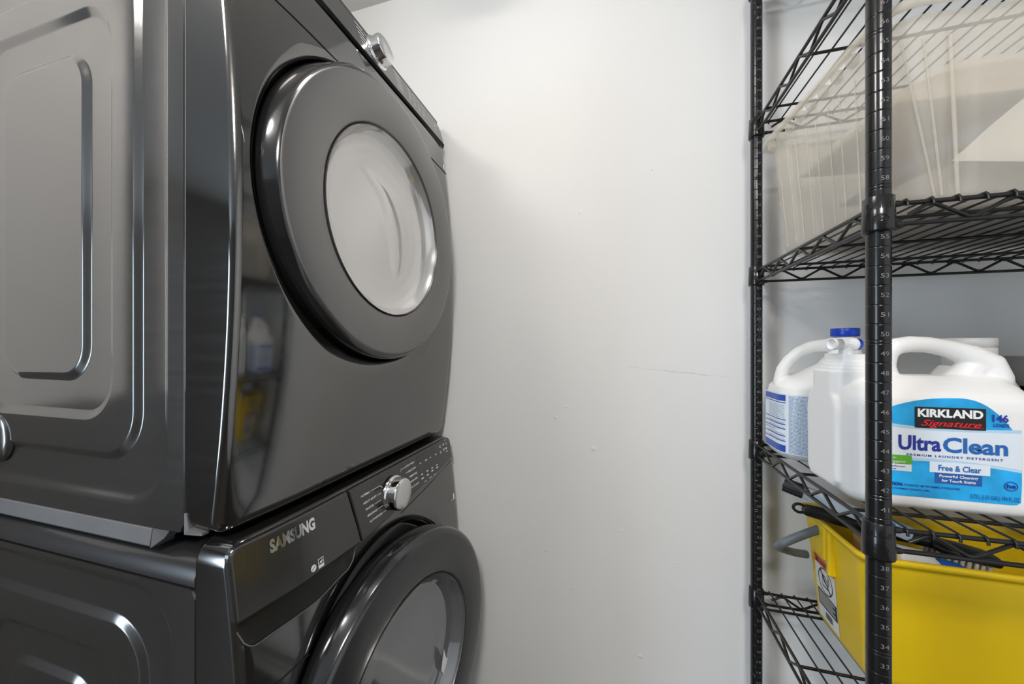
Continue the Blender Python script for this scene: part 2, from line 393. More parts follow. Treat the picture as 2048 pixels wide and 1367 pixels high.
    # finger grip: between two angles on the near side the bevel of the rim grows wide
    def grip(a):
        a = a % (2 * PI)
        if W: return sstep(1.5, 1.9, a) * (1 - sstep(4.6, 5.0, a))
        return sstep(2.02, 2.22, a) * (1 - sstep(3.55, 3.80, a))
    K = lambda v: (lambda a: v)
    face = 0.026
    rim = MB()
    rim.loft([circle(K(.24), K(-.045)), circle(K(.286), K(-.042)), circle(K(.2955), K(-.030)), circle(K(.298), K(-.012)),
              circle(lambda a: .298 - .001 * grip(a), lambda a: lerp(.012, -.004, grip(a))),
              circle(lambda a: lerp(.297, .2965, grip(a)), lambda a: lerp(.018, -.0005, grip(a))),
              circle(lambda a: lerp(.294, .290, grip(a)), lambda a: lerp(.022, .018, grip(a))),
              circle(lambda a: lerp(.290, .287, grip(a)), lambda a: face - .0008),
              circle(K(.284), K(face)), circle(K(.270), K(face - .002))])
    rim = rim.build('door', 'rimgrey' if not W else 'rimgrey', t)
    rim['label'] = 'glossy smoked door rim'
    rg = MB(); rg.loft([circle(K(.2862), K(face - .0006)), circle(K(.2845), K(face + .0012)), circle(K(.282), K(face + .0018)), circle(K(.24), K(face + .0015)), circle(K(.205), K(face - .0015)), circle(K(.200), K(face - .004)), circle(K(.1975), K(face - .012))])
    rg.build('door_ring', 'ring' if not W else 'ringdark', rim)
    wn = MB()
    prof = [(.1975, -.006), (.192, -.016), (.183, -.026), (.170, -.033), (.150, -.038), (.120, -.041), (.085, -.042), (.05, -.041), (.03, -.0405), (.0005, -.040)] if not W else \
           [(.1975, -.004), (.195, -.009), (.188, -.018), (.180, -.030), (.168, -.038), (.14, -.043), (.10, -.046), (.05, -.047), (.0005, -.047)]
    SWC = [(.645, .382, .004), (.68, .370, .011), (.729, .338, .019), (.760, .280, .023), (.769, .215, .018), (.765, .161, .004)]
    SWC = [(p_.x, p_.y, p_.z) for p_ in spline(SWC, 6)]
    def swirl(y, z):
        best = 0
        for (ya, za, wa), (yb_, zb_, wb_) in zip(SWC, SWC[1:]):
            dy, dz = yb_ - ya, zb_ - za; t_ = max(0, min(1, ((y - ya) * dy + (z - za) * dz) / (dy * dy + dz * dz)))
            dd = math.hypot(y - ya - dy * t_, z - za - dz * t_); w_ = lerp(wa, wb_, t_); best = max(best, (1 - sstep(w_ * .2, w_ * 1.6, dd)) * w_ / .023)
        return best
    def hgt(r):
        for (ra, ha), (rb, hb) in zip(prof, prof[1:]):
            if r >= rb: return lerp(hb, ha, (r - rb) / (ra - rb))
        return prof[-1][1]
    rr = [.1975 - .0025 * k for k in range(10)] + [.172 * (1 - k / 40) for k in range(40)] + [.0005]
    wn.loft([[dm(bx + face + hgt(r) + (0 if W else .0045 * swirl(cy + r * math.cos(a), cz + r * math.sin(a))), cy + r * math.cos(a), cz + r * math.sin(a)) for a in (2 * PI * k / N for k in range(N))] for r in rr])
    wn.build('window', 'glass' if not W else 'glassw', rim)
    be = MB(); be.loft([circle(K(.1985), K(face - .0005)), circle(K(.1992), K(face - .0045)), circle(K(.1965), K(face - .008))])
    be.build('window_bezel', 'ring' if not W else 'alu', rim)
    if W:       # worn sticker on the glass
        st = MB(); pts = [(.0, .052), (.010, .02), (.022, .012), (.016, -.008), (.022, -.02), (.006, -.03), (.003, -.055), (-.008, -.03), (-.004, -.008), (-.012, .006)]
        st.add([dm(bx + face - .028, cy + .140 + p[0], cz - .105 + p[1]) for p in pts], [list(range(len(pts)))])
        st.build('torn_sticker', 'paper', rim)
    # ---- bits on the front
    F = lambda off: (lambda y, z, l=0: (fxy(y, z) + off + l, y, z))
    def slab(name, m, pts, off, thick, parent, bev=0.0):
        bm = bmesh.new()
        vs = [bm.verts.new((0, p[0], p[1])) for p in pts]; fc = bm.faces.new(vs)
        ex = bmesh.ops.extrude_face_region(bm, geom=[fc])
        for v in [e for e in ex['geom'] if isinstance(e, bmesh.types.BMVert)]: v.co.x += thick
        if bev:
            es = [e for e in bm.edges if all(abs(v.co.x - thick) < 1e-7 for v in e.verts)]
            bmesh.ops.bevel(bm, geom=es, offset=bev, segments=3, affect='EDGES', profile=0.5)
        z = min(p[1] for p in pts)
        while z < max(p[1] for p in pts):
            bmesh.ops.bisect_plane(bm, geom=bm.verts[:] + bm.edges[:] + bm.faces[:], plane_co=(0, 0, z), plane_no=(0, 0, 1)); z += .012
        for k_ in range(1, 40):
            bmesh.ops.bisect_plane(bm, geom=bm.verts[:] + bm.edges[:] + bm.faces[:], plane_co=(0, lerp(Y0, Y1, k_ / 40), 0), plane_no=(0, 1, 0))
        bm.verts.index_update()
        mb = MB(); mb.add([(fxy(v.co.y, v.co.z) + off + v.co.x, v.co.y, v.co.z) for v in bm.verts], [[v.index for v in f_.verts] for f_ in bm.faces])
        bm.free()
        return mb.build(name, m, parent)
    def fillet(pts, rs, n=6):
        out = []
        for i, p in enumerate(pts):
            r = rs[i]
            if r <= 0: out.append(p); continue
            a = Vector(pts[i - 1]) - Vector(p); b = Vector(pts[(i + 1) % len(pts)]) - Vector(p)
            A = Vector(p) + a.normalized() * r; B = Vector(p) + b.normalized() * r
            for k in range(n + 1):
                u = k / n; q = A * (1 - u) ** 2 + Vector(p) * 2 * u * (1 - u) + B * u * u; out.append((q.x, q.y))
        return out
    if W:
        # lid and rolled top edge
        lid = MB(); prof2 = []
        pr = [(Y0, -.350), (Y0, -.335), (Y0 + .006, -.322), (Y0 + .02, -.312), (Y0 + .05, -.306), (Y0 + .12, -.304), (Y1 - .06, -.304), (Y1 - .02, -.31), (Y1, -.325), (Y1, -.350)]
        lid.loft([[(x0, y, z) for y, z in pr], [(x1, y, z) for y, z in pr]], True, True, closed=True, smooth=False)
        lid.build('lid', 'topmetal', t, bevel=.003)
        dr = slab('dispenser_drawer', 'panel', fillet([(Y0 - .003, -.384), (.612, -.392), (.589, -.283), (Y0 - .003, -.283)], [.006, .002, .002, .016]), -.002, .010, t, .004)
        le = MB(); le.text('SAMSUNG', F(.0086), .425, -.3130, .0180, .081, bold=.045); le.build('lettering', 'chrome', dr)
        ic = MB(); ff = F(.0086); 
        ic.add([ff(.494 + .0055 * math.cos(a), -.3745 + .0055 * math.sin(a)) for a in [2 * PI * k / 20 for k in range(20)]], [list(range(20))])
        ic.poly([(.5035, -.3815), (.5155, -.3815), (.5155, -.3655), (.5035, -.3655)], ff); ic.build('certification_marks', 'white_print', dr)
        i2 = MB(); f3 = F(.0089); i2.poly([(.5045, -.376), (.5145, -.376), (.5145, -.3665), (.5045, -.3665)], f3)
        i2.poly([(.4905, -.3775), (.4975, -.3725), (.4975, -.3710), (.4905, -.3760)], f3); i2.build('mark_inner', 'panel', dr)
        i3 = MB(); f4 = F(.0092)
        i3.poly([(.5052, -.3745), (.508, -.369), (.5095, -.3725), (.5115, -.3675), (.514, -.3745), (.5115, -.3715), (.5095, -.3755), (.508, -.3725)], f4); i3.poly([(.5045, -.3795), (.5145, -.3795), (.5145, -.3785), (.5045, -.3785)], F(.0092)); i3.build('mark_star', 'white_print', dr)
        cp = slab('control_panel', 'panel', fillet([(.6145, -.392), (.66, -.389), (.795, -.375), (1.02, -.352), (1.048, -.349), (1.044, -.283), (.5925, -.283)], [.002, 0, 0, .0, .008, .022, .002]), -.002, .010, t, .003)
        # scoop under the drawer: a hollow that rolls out to a lip
        sp = MB(); L = []
        yk = [lerp(Y0 + .002, .604, k / 60) for k in range(61)]; lipL = []
        for k, y in enumerate(yk):
            u = k / 60; zt = lerp(-.379, -.394, u)
            zl = -.396 - .028 * math.sqrt(max(0, 1 - (1 - min(1, u / .09)) ** 2)); zl = lerp(zl, -.4285, sstep(.09, .5, u)); zl = lerp(zl, -.4195, sstep(.5, .82, u)); zl = lerp(zl, -.397, sstep(.82, 1.0, u))
            b = []
            for q in range(11):
                a = q / 10; z = lerp(zt, zl, a); b.append((fxy(y, z) + .0006 + .0085 * (a ** 2.4) * sstep(0, .03, u) * (1 - sstep(.9, 1, u)), y, z))
            o_ = b[-1][0]; lipL.append((o_ - .0004, y, zl - .0006))
            b.append((o_ - .0006, y, zl - .0010)); b.append((fxy(y, zl - .0035) + .0004, y, zl - .0035)); L.append(b)
        sp.loft(L, closed=False); sp = sp.build('drawer_grip', 'gripblack', t); MB().tube(lipL, .0011, 6).build('grip_lip_highlight', 'ring', sp)  # lip ridge in lighter grey, put in to draw its highlight
        # seam of the front sheet running behind the door
        sm = MB(); pth = [(Y0 + .011, -.506), (.43, -.506), (.478, -.506)]
        sm.tube([(fxy(y, z) + .0006, y, z) for y, z in pth], .0012, 6); sm.build('front_seam', 'dark', t); sm = MB()
        sm2 = [(.76, -.400), (.90, -.383), (1.052, -.362)]
        sm.tube([(fxy(y, z) + .0004, y, z) for y, z in sm2], .0008, 6)
        sm.build('front_seam', 'dark', t)
        lf = F(.0086)
        mk = MB()
        for s_, y, z, wd in (('NORMAL', .6235, -.3085, .027), ('HEAVY DUTY', .6275, -.3245, .042), ('WHITES', .6315, -.3385, .026), ('BEDDING', .6355, -.3525, .031), ('ACTIVEWEAR', .6395, -.3665, .043)):
            MB().text(s_, lf, y, z, .0042, wd, bold=.02).build('cycle_name', 'white_print', cp)
        for s_, y, z, wd in (('QUICK WASH', .787, -.3000, .040), ('DELICATES', .797, -.3150, .034), ('PERM PRESS', .799, -.3290, .036), ('RINSE+SPIN', .800, -.3420, .034), ('SELF CLEAN', .797, -.3560, .041)):
            MB().text(s_, lf, y, z, .0042, wd, bold=.02).build('cycle_name', 'white_print', cp)
        def ln(a, b, w_=.0005):
            A, B = Vector(a), Vector(b); d_ = (B - A).normalized(); n_ = Vector((-d_.y, d_.x)) * w_
            mk.poly([tuple(A - n_), tuple(B - n_), tuple(B + n_), tuple(A + n_)], lf)
        ln((.653, -.3065), (.684, -.3065)); ln((.684, -.3065), (.693, -.3135))
        for y, z, y2 in ((.672, -.3225, .686), (.660, -.3365, .684), (.669, -.3505, .688), (.685, -.3645, .695)): ln((y, z), (y2, z))
        ln((.786, -.2985), (.768, -.2985)); ln((.768, -.2985), (.765, -.3040)); ln((.796, -.3130), (.786, -.3130))
        mk.build('leader_lines', 'white_print', cp); mk = MB()
        # little key legends right of the knob
        def dash(y, z, w_=.008, h_=.0026): mk.poly([(y, z), (y + w_, z), (y + w_, z + h_), (y, z + h_)], lf)
        for i, y in enumerate((.853, .881, .907, .936)): dash(y, -.3115 - .0003 * i, .010 if i % 2 else .006)
        for i, y in enumerate((.853, .881, .907, .936)): dash(y, -.341 - .0003 * i, .009); dash(y - .001, -.352 + .0025 * (i > 1), .011, .0034)
        for i, y in enumerate((.853, .881, .907)): dash(y + .009, -.3625, .015, .0014)
        for y, z in ((.968, -.2965), (.990, -.2955), (.968, -.3125), (.990, -.3105)): dash(y, z, .008, .0022); dash(y, z - .004, .009, .0022)
        dash(1.005, -.2880, .011, .0016); dash(1.006, -.3150, .009, .006); dash(1.004, -.3225, .016, .0018)
        mk.build('key_legends', 'white_print', cp); mk = MB()
        mk.add([lf(1.015 + r_ * math.cos(a), -.299 + r_ * math.sin(a)) for r_ in (.0042, .0032) for a in [2 * PI * k / 20 for k in range(20)]], [(k, (k + 1) % 20, 20 + (k + 1) % 20, 20 + k) for k in range(20)])
        mk.build('power_symbol', 'white_print', cp)
        ds = MB(); ds.poly([(.842, -.3075), (.948, -.3075), (.948, -.2895), (.842, -.2895)], F(.0084)); ds.build('display', 'gloss', cp)
        iv = MB(); iv.poly([(1.036, -.480), (1.046, -.480), (1.046, -.462), (1.036, -.462)], F(.0008)); iv.build('warranty_sticker', 'paper', t)
        it = MB(); it.poly([(1.018, -.478), (1.033, -.478), (1.033, -.472), (1.018, -.472)], F(.0008)); it.build('front_print', 'grey_print', t)
        ky, kz, kr = .728, -.339, .0355
    else:
        # control band across the top
        pts = fillet([(Y0 + .003, .650), (Y1 - .003, .650), (Y1 - .004, .694), (Y1 - .020, .712), (Y0 + .02, .712), (Y0 + .003, .70)], [.004, .004, .006, .01, .01, .01])
        bm = MB()
        loopA = [(-.552 - .20 * (z - .650), y, z) for y, z in pts]; loopB = [(-.529 - .24 * (z - .650), y, z) for y, z in pts]
        ctr = (.717, .68)
        sh = lambda l, k: [(p[0], ctr[0] + (p[1] - ctr[0]) * (1 - k * .006), ctr[1] + (p[2] - ctr[1]) * (1 - k * .06)) for p in l]
        bm.loft([loopA, [(p[0] - .002, p[1], p[2]) for p in loopB], [(p[0] - .0005, p[1], p[2]) for p in sh(loopB, .6)], sh(loopB, 1.4)], True, True, smooth=False)
        cp = bm.build('control_panel', 'panel', t)
        lf = lambda y, z, l=0: (-.529 - .24 * (z - .650) + .0006 + l, y, z)
        tf = MB(); tf.box(xs, -.552, Y0 + .004, Y1 - .004, .646, .730); tf.build('top_frame', 'topmetal', t, bevel=.004)
        mk = MB()
        for i in range(6): 
            z = .7035 - .0085 * i
            y = .655 + .0035 * i; mk.poly([(y, z), (y + .026, z), (y + .026, z + .0017), (y, z + .0017)], lf)
            if i < 5: mk.poly([(y + .03, z + .0005), (y + .044, z + .0005), (y + .044, z + .0012), (y + .03, z + .0012)], lf)
        mk.build('cycle_legends', 'white_print', cp); mk = MB()
        for i in range(5):
            z = .7010 - .0085 * i; y = .795 + .002 * i
            mk.poly([(y, z), (y + .030, z), (y + .030, z + .0017), (y, z + .0017)], lf)
        mk.build('cycle_legends', 'white_print', cp); mk = MB()
        for i in range(4):
            y = .862 + .024 * i
            mk.poly([(y, .700), (y + .012, .700), (y + .012, .7012), (y, .7012)], lf)
            for q in range(3): mk.poly([(y, .688 - .008 * q), (y + .010 + .002 * (q % 2), .688 - .008 * q), (y + .010 + .002 * (q % 2), .6895 - .008 * q), (y, .6895 - .008 * q)], lf)
        mk.poly([(1.005, .682), (1.012, .682), (1.012, .687), (1.005, .687)], lf); mk.poly([(1.005, .674), (1.017, .674), (1.017, .6755), (1.005, .6755)], lf)
        mk.build('key_legends', 'white_print', cp)
        # dark sheets painting the shade below the control band, deepest at its ends
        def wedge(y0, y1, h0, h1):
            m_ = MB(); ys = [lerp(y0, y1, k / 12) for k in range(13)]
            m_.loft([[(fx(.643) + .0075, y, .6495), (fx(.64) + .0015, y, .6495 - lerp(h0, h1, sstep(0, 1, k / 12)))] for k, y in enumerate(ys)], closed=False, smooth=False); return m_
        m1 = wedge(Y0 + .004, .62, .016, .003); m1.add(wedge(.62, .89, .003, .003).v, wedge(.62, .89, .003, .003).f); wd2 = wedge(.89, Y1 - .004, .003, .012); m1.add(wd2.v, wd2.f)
        m1.build('undercut_shade', 'dark', t)
        # joint line in the front sheet
        sm = MB()
        hw = math.sqrt(.308 ** 2 - (.555 - cz) ** 2)
        for a, b in ((Y0 + .02, cy - hw - .001), (cy + hw + .001, Y1 - .004)):
            MB().tube([(fxy(y, .555) + .0002, y, .555) for y in [lerp(a, b, k_ / 12) for k_ in range(13)]], .0013, 6).build('front_seam', 'dark', t)
        iv = MB(); iv.poly([(1.036, .563), (1.046, .563), (1.046, .580), (1.036, .580)], F(.0008)); iv.build('warranty_sticker', 'paper', t)
        # worn spots and a scratch at the near edge of the front
        scx = MB(); scx.tube([(fxy(y, z) + .0002, y, z) for y, z in ((.3835, .312), (.3850, .306), (.3865, .298), (.3870, .290))], [.0002, .0007, .0006, .0002], 6); scx.build('scratch', 'alu', t)
        # little corner guard at the bottom edge
        cg = MB(); cg.loft([[(xs + .001, Y0 - .0015, zb + .03), (xs + .006, Y0 - .0015, zb + .028), (xs + .010, Y0 - .001, zb + .008), (xs + .030, Y0 + .003, zb + .003), (xs + .030, Y0 + .003, zb - .001), (xs + .001, Y0 - .0015, zb - .001)],
                             [(xs + .001, Y0 + .006, zb + .03), (xs + .006, Y0 + .006, zb + .028), (xs + .010, Y0 + .006, zb + .008), (xs + .030, Y0 + .012, zb + .003), (xs + .030, Y0 + .012, zb - .001), (xs + .001, Y0 + .006, zb - .001)]], True, True, smooth=False)
        cg.build('corner_guard', 'galv', t)
        ky, kz, kr = .728, .690, .031
    kx = (fxy(ky, kz) + .0085) if W else (-.529 - .24 * (kz - .650))
    ax = Vector((1, 0, 0)) if W else Vector((1, 0, .24)).normalized()
    kb = MB().lathe([(kr + .004, -.002), (kr + .004, .003), (kr + .001, .004), (kr, .006), (kr, .024), (kr - .002, .027), (kr - .004, .0275)], (kx, ky, kz), ax, 64, cap0=True).build('control_knob', 'chrome', t)
    MB().lathe([(kr - .003, .0268), (kr - .005, .0282), (.002, .0262), (.0005, .0261)], (kx, ky, kz), ax, 64, cap1=True).build('knob_face', 'alu', kb)
    if W:
        for fxp in (-1.22, -.60):
            for fy in (Y0 + .06, Y1 - .06): MB().lathe([(.022, -.023), (.022, -.01), (.010, -.008), (.010, .01)], (fxp, fy, zb), (0, 0, 1), 20, True, True).build('levelling_foot', 'blackplast', t)
    return t
machine('washer')
machine('dryer')
# grey steel rail of the stacking kit between the two machines
rl = thing('stacking_rail', (-.98, .40, -.300), 'grey steel rail between washer and dryer along their left sides', 'stacking rail')
m = MB(); 
pr = [(Y0 - .002, -.2735), (Y0 - .002, -.300), (Y0 + .002, -.3045), (Y0 + .030, -.3045), (Y0 + .030, -.2735)]
L = []
for x in (-1.29, -.668): L.append([(x + (.0 if z > -.29 else (-.006 if x > -1 else 0)), y, z) for y, z in pr])
m.loft(L, True, True, smooth=False); m.build('rail', 'galv', rl, bevel=.0008)
m = MB(); m.add([(-.6675, Y0 - .0015, -.2740), (-.640, Y0 + .004, -.2740), (-.652, Y0 + .004, -.2880), (-.673, Y0 - .0015, -.3035), (-.6675, Y0 + .02, -.2740), (-.640, Y0 + .02, -.2740), (-.652, Y0 + .02, -.2880), (-.673, Y0 + .02, -.3035)],
                [(0, 1, 2, 3), (4, 7, 6, 5), (0, 4, 5, 1), (1, 5, 6, 2), (2, 6, 7, 3), (3, 7, 4, 0)]); m.build('end_tab', 'galv', rl)

# ---------------------------------------------------------------- wire shelving
PX0, PX1, PY0, PY1 = 0.338, 1.500, 0.595, 1.024
PR = 0.0127
unit = thing('wire_shelving', ((PX0 + PX1) / 2, (PY0 + PY1) / 2, ZF), 'black wire shelving unit with numbered posts along the back wall', 'shelving')
Z50 = 0.0167
zn = lambda n: Z50 + (n - 50) * 0.0254
ZTOP = 1.02
posts = []
for (x, y) in ((PX0, PY0), (PX0, PY1), (PX1, PY0), (PX1, PY1)):
    pf = [(0.0, ZF), (.016, ZF), (.016, ZF + .012), (.008, ZF + .014), (.008, ZF + .03), (PR, ZF + .03)]
    n = 2
    k = 0
    while True:
        zz = zn(k - 0.5)
        if zz > ZTOP - .01: break
        if zz > ZF + .05:
            for dz in ((0, .0042) if k % 8 == 2 else (0,)):
                pf += [(PR, zz + dz - .0016), (PR, zz + dz - .0006), (PR - .0005, zz + dz - .0003), (PR - .0005, zz + dz + .0003), (PR, zz + dz + .0006), (PR, zz + dz + .0016)]
        k += 1
    pf += [(PR, ZTOP), (PR - .003, ZTOP + .004), (0, ZTOP + .005)]
    p = MB().lathe(pf, (x, y, 0), (0, 0, 1), 36).build('post', 'post', unit)
    posts.append(p)
    nm = MB()
    a0 = -PI / 2 if y < .8 else -PI / 2 + .1
    for k in range(4, 90):
        if ZF + .1 < zn(k) < ZTOP - .02:
            nm.text(str(k), lambda tx, ty, l, x=x, y=y: (x + (PR + .0002) * math.cos(a0 + tx / PR), y + (PR + .0002) * math.sin(a0 + tx / PR), ty), 0, zn(k) - .003, .0058, .0088, align='C', bold=-.008)
    nm.build('number_markings', 'pole_print', p)
# one shelf, then copies of it
ZS = [0.890, 0.540, 0.1745, -0.2545, -0.6206, -1.10]
RT, RB, RR = .0135, -.0135, .0031
def build_shelf(z):
    deck = MB()
    zt = z + RT + .0042
    nx = int((PX1 - PX0 - .05) / .0262)
    for i in range(nx + 1):
        x = PX0 + .028 + i * (PX1 - PX0 - .056) / nx
        deck.tube([(x, PY0 - .0052, zt - .009), (x, PY0 - .0048, zt - .0035), (x, PY0 - .002, zt), (x, PY0 + .006, zt + .0002), (x, PY1 - .006, zt + .0002), (x, PY1 + .002, zt), (x, PY1 + .0048, zt - .0035), (x, PY1 + .0052, zt - .008)], .0017, 6)
    for fr in (.14, .5, .86):
        y = lerp(PY0, PY1, fr)
        deck.tube([(PX0 + .003, y, zt - .0052), (PX1 - .003, y, zt - .0052)], .0028, 8)
    sh = deck.build('shelf', 'wire', unit)
    def truss(name, A, B):
        A, B = Vector(A), Vector(B); L = (B - A).length; D = (B - A) / L
        tb = MB(); Z = Vector((0, 0, 1))
        for h in (RT, RB): tb.tube([A + D * .013 + Z * (z + h), B - D * .013 + Z * (z + h)], RR, 10)
        for h in (RT, RB):
            for P_, D_ in ((A, D), (B, -D)): tb.tube([P_ + D_ * .014 + Z * (z + h), P_ + D_ * .021 + Z * (z + h), P_ + D_ * .026 + Z * (z + h)], [.0048, .0044, .003], 10)
        n = int((L - .08) / .0405); s0 = (L - n * .0405) / 2
        P = [A + D * (s0 - .022) + Z * (z - .001)]
        for i in range(n + 1):
            c = A + D * (s0 + i * .0405); h = (.0098 if i % 2 == 0 else -.0098)
            for dd in (-.004, .004): P.append(c + D * dd + Z * (z + h))
        P.append(B - D * (s0 - .022) + Z * (z - .001))
        tb.tube(P, .0026, 8)
        return tb.build(name, 'wire', sh)
    truss('front_truss', (PX0, PY0, 0), (PX1, PY0, 0)); truss('back_truss', (PX0, PY1, 0), (PX1, PY1, 0))
    truss('side_truss', (PX0, PY0, 0), (PX0, PY1, 0)); truss('side_truss', (PX1, PY0, 0), (PX1, PY1, 0))
    for (x, y) in ((PX0, PY0), (PX0, PY1), (PX1, PY0), (PX1, PY1)):
        c = MB(); r0, r1 = .0158, .0172
        c.lathe([(PR, .0235), (r0 - .001, .0235), (r0, .0225), (r1, -.021), (r1 - .0008, -.0235), (PR, -.0235)], (x, y, z), (0, 0, 1), 48)
        fm = lambda tx, ty, l, x=x, y=y: (x + (lerp(r1, r0, (ty - z + .0235) / .047) + .0004 + l) * math.cos(-PI * .62 + tx / .0165), y + (lerp(r1, r0, (ty - z + .0235) / .047) + .0004 + l) * math.sin(-PI * .62 + tx / .0165), ty)
        c.text('ULINE', fm, 0, z + .006, .0078, .029, align='C', bold=.01)
        rng = [fm(.0085 * math.cos(a) * q, z - .0085 + .0064 * math.sin(a) * q, .0003) for q in (1, .84) for a in [2 * PI * k / 28 for k in range(28)]]
        c.add(rng, [(k, (k + 1) % 28, 28 + (k + 1) % 28, 28 + k) for k in range(28)])
        c.text('NSF', fm, 0, z - .0110, .0050, .0115, align='C', bold=.02)
        c.build('corner_collar', 'post', sh)
    return sh
sh0 = build_shelf(ZS[0])
for z in ZS[1:]:
    s = sh0.copy(); COL.objects.link(s); s.parent = unit; s.location = (sh0.location.x, sh0.location.y, sh0.location.z + z - ZS[0])
    for ch in list(sh0.children):
        c = ch.copy(); COL.objects.link(c); c.parent = s
DECK = lambda i: ZS[i] + RT + .0042 + .0019          # where things stand on shelf i

# ---------------------------------------------------------------- storage bin on the upper shelf
zb = DECK(2) + .0005
bt = thing('storage_bin', (.62, .77, zb), 'translucent cream plastic storage bin on the shelf above the detergent', 'storage bin')
a5 = math.radians(4.8)
def BL(u, v, z): return (.3575 + u * math.cos(a5) - v * math.sin(a5), .603 + u * math.sin(a5) + v * math.cos(a5), z)
BW, BD, BH = .60, .345, .262
def bloop(ins, z, r=.035, amp=0.0):
    base = rrect(ins, BW - ins, ins, BD - ins, max(.006, r - ins * .3), 8, .004)
    out = []
    for (u, v) in base:
        du = dv = 0
        if amp:
            if u < ins + .004 and .05 < v < BD - .05: 
                ph = (v % .062) / .062; du = amp * (1 if .16 < ph < .5 else 0)
            if v < ins + .004 and .07 < u < BW - .05:
                ph = (u % .085) / .085; dv = amp * (1 if .2 < ph < .45 else 0)
        out.append(BL(u + du, v + dv, z))
    return out
bl0 = [(p) for p in bloop(.0, zb)]
N_b = None
def bl(ins, z, r=.035, amp=0.0):
    global N_b
    # same number of points whatever the inset: sample on the un-inset outline, then scale in
    base = rrect(0, BW, 0, BD, r, 8, .004); out = []
    for (u, v) in base:
        uu = BW / 2 + (u - BW / 2) * (BW - 2 * ins) / BW; vv = BD / 2 + (v - BD / 2) * (BD - 2 * ins) / BD
        if amp:
            if u < .002 and .045 < v < BD - .045:
                q = ((v - .045) % .064) / .064; uu += amp * sstep(.0, .06, q) * (1 - sstep(.42, .48, q))
            if v < .002 and .06 < u < BW - .06:
                q = ((u - .06) % .105) / .105; vv += amp * sstep(.0, .05, q) * (1 - sstep(.30, .35, q))
        out.append(BL(uu, vv, z))
    return out
zr = zb + BH
tub = MB()
TB = .020
prof = [(TB + .02, 0.0), (TB + .008, .001), (TB + .002, .006), (TB, .014), (TB - .001, .024), (.006, BH - .045), (.005, BH - .030), (.004, BH - .014)]
tub.loft([bl(i, zb + h, .035, (.0045 if .02 < h < BH - .04 else 0)) for i, h in prof], True)
tub.loft([bl(i + .0025, zb + h + .002, .035, (.0045 if .02 < h < BH - .04 else 0)) for i, h in prof], True)
def bw(u, v, h, out=.0012):
    i = lerp(TB - .001, .006, (h - .024) / (BH - .045 - .024)) - out
    return BL(BW / 2 + (u - BW / 2) * (BW - 2 * i) / BW, BD / 2 + (v - BD / 2) * (BD - 2 * i) / BD, zb + h)
for k in range(5):
    for q in (.0, .0285):
        v = .045 + .064 * k + q
        if v < BD - .04: tub.tube([bw(0, v, h, .0006) for h in (.016, .05, .12, .19, BH - .046)], .0010, 6)
for ut, ub, r_ in ((.008, .048, .0016), (.034, .056, .0016), (.064, .074, .0022), (.29, .29, .0014), (.31, .31, .0014), (.385, .385, .0014), (.41, .41, .0014), (.48, .48, .0014)): tub.tube([bw(lerp(ub, ut, h / (BH - .046)), 0, h) for h in (.010, .05, .12, .19, BH - .046)], r_, 6)
tub.build('tub', 'bin', bt)
rim = MB()
rim.loft([bl(.0065, zr - .002), bl(.006, zr), bl(-.004, zr + .001), bl(-.010, zr), bl(-.011, zr - .014), bl(-.009, zr - .014), bl(-.008, zr - .002), bl(.004, zr - .003)])
# notched stiffener tabs under the lip on the near short side
for k in range(9):
    v = .03 + k * .034
    for (h, dd) in ((.018, .010),):
        p = [BL(.004, v, zr - .012), BL(-.008, v, zr - .012), BL(-.008, v + .014, zr - .012), BL(.004, v + .014, zr - .012), BL(.004, v, zr - .028), BL(-.005, v, zr - .024), BL(-.005, v + .014, zr - .024), BL(.004, v + .014, zr - .028)]
        rim.add(p, [(0, 1, 2, 3), (4, 7, 6, 5), (0, 4, 5, 1), (1, 5, 6, 2), (2, 6, 7, 3), (3, 7, 4, 0)])
rim.build('rim', 'bin', bt)
# things inside the bin, seen dimly through its wall
def cloth(name, m, u0, u1, v0, v1, z0, h, seed, label, amp=.012):
    rnd = random.Random(seed); g = MB(); nu, nv = 16, 10; ph = [rnd.uniform(0, 6) for _ in range(6)]
    def top(i, j):
        u, v = i / nu, j / nv; e = min(u, 1 - u, .18) / .18 * min(1, min(v, 1 - v) / .18)
        e = max(0, min(1, e)) ** .6
        return z0 + .004 + (h - .004) * e + amp * e * (math.sin(u * 9 + ph[0]) * math.sin(v * 7 + ph[1]) + .5 * math.sin(u * 19 + ph[2]))
    vs = [BL(lerp(u0, u1, i / nu), lerp(v0, v1, j / nv), top(i, j)) for i in range(nu + 1) for j in range(nv + 1)]
    nb_ = len(vs); vs += [BL(lerp(u0, u1, i / nu), lerp(v0, v1, j / nv), z0) for i in range(nu + 1) for j in range(nv + 1)]
    q = lambda i, j: i * (nv + 1) + j
    fs = []
    for i in range(nu):
        for j in range(nv):
            fs.append((q(i, j), q(i + 1, j), q(i + 1, j + 1), q(i, j + 1))); fs.append((nb_ + q(i, j), nb_ + q(i, j + 1), nb_ + q(i + 1, j + 1), nb_ + q(i + 1, j)))
    for i in range(nu):
        for j in (0, nv): fs.append((q(i, j), q(i + 1, j), nb_ + q(i + 1, j), nb_ + q(i, j)))
    for j in range(nv):
        for i in (0, nu): fs.append((q(i, j), q(i, j + 1), nb_ + q(i, j + 1), nb_ + q(i, j)))
    g.add(vs, fs, True)
    o = g.build(name, m, origin=BL((u0 + u1) / 2, (v0 + v1) / 2, z0)); return tag(o, label, 'cloth', 'folded cloths inside the storage bin')
zi = zb + .0035
cloth('folded_cloth', 'greycloth', .06, .55, .05, .30, zi, .085, 1, 'grey folded cloth at the bottom of the translucent bin', .006)
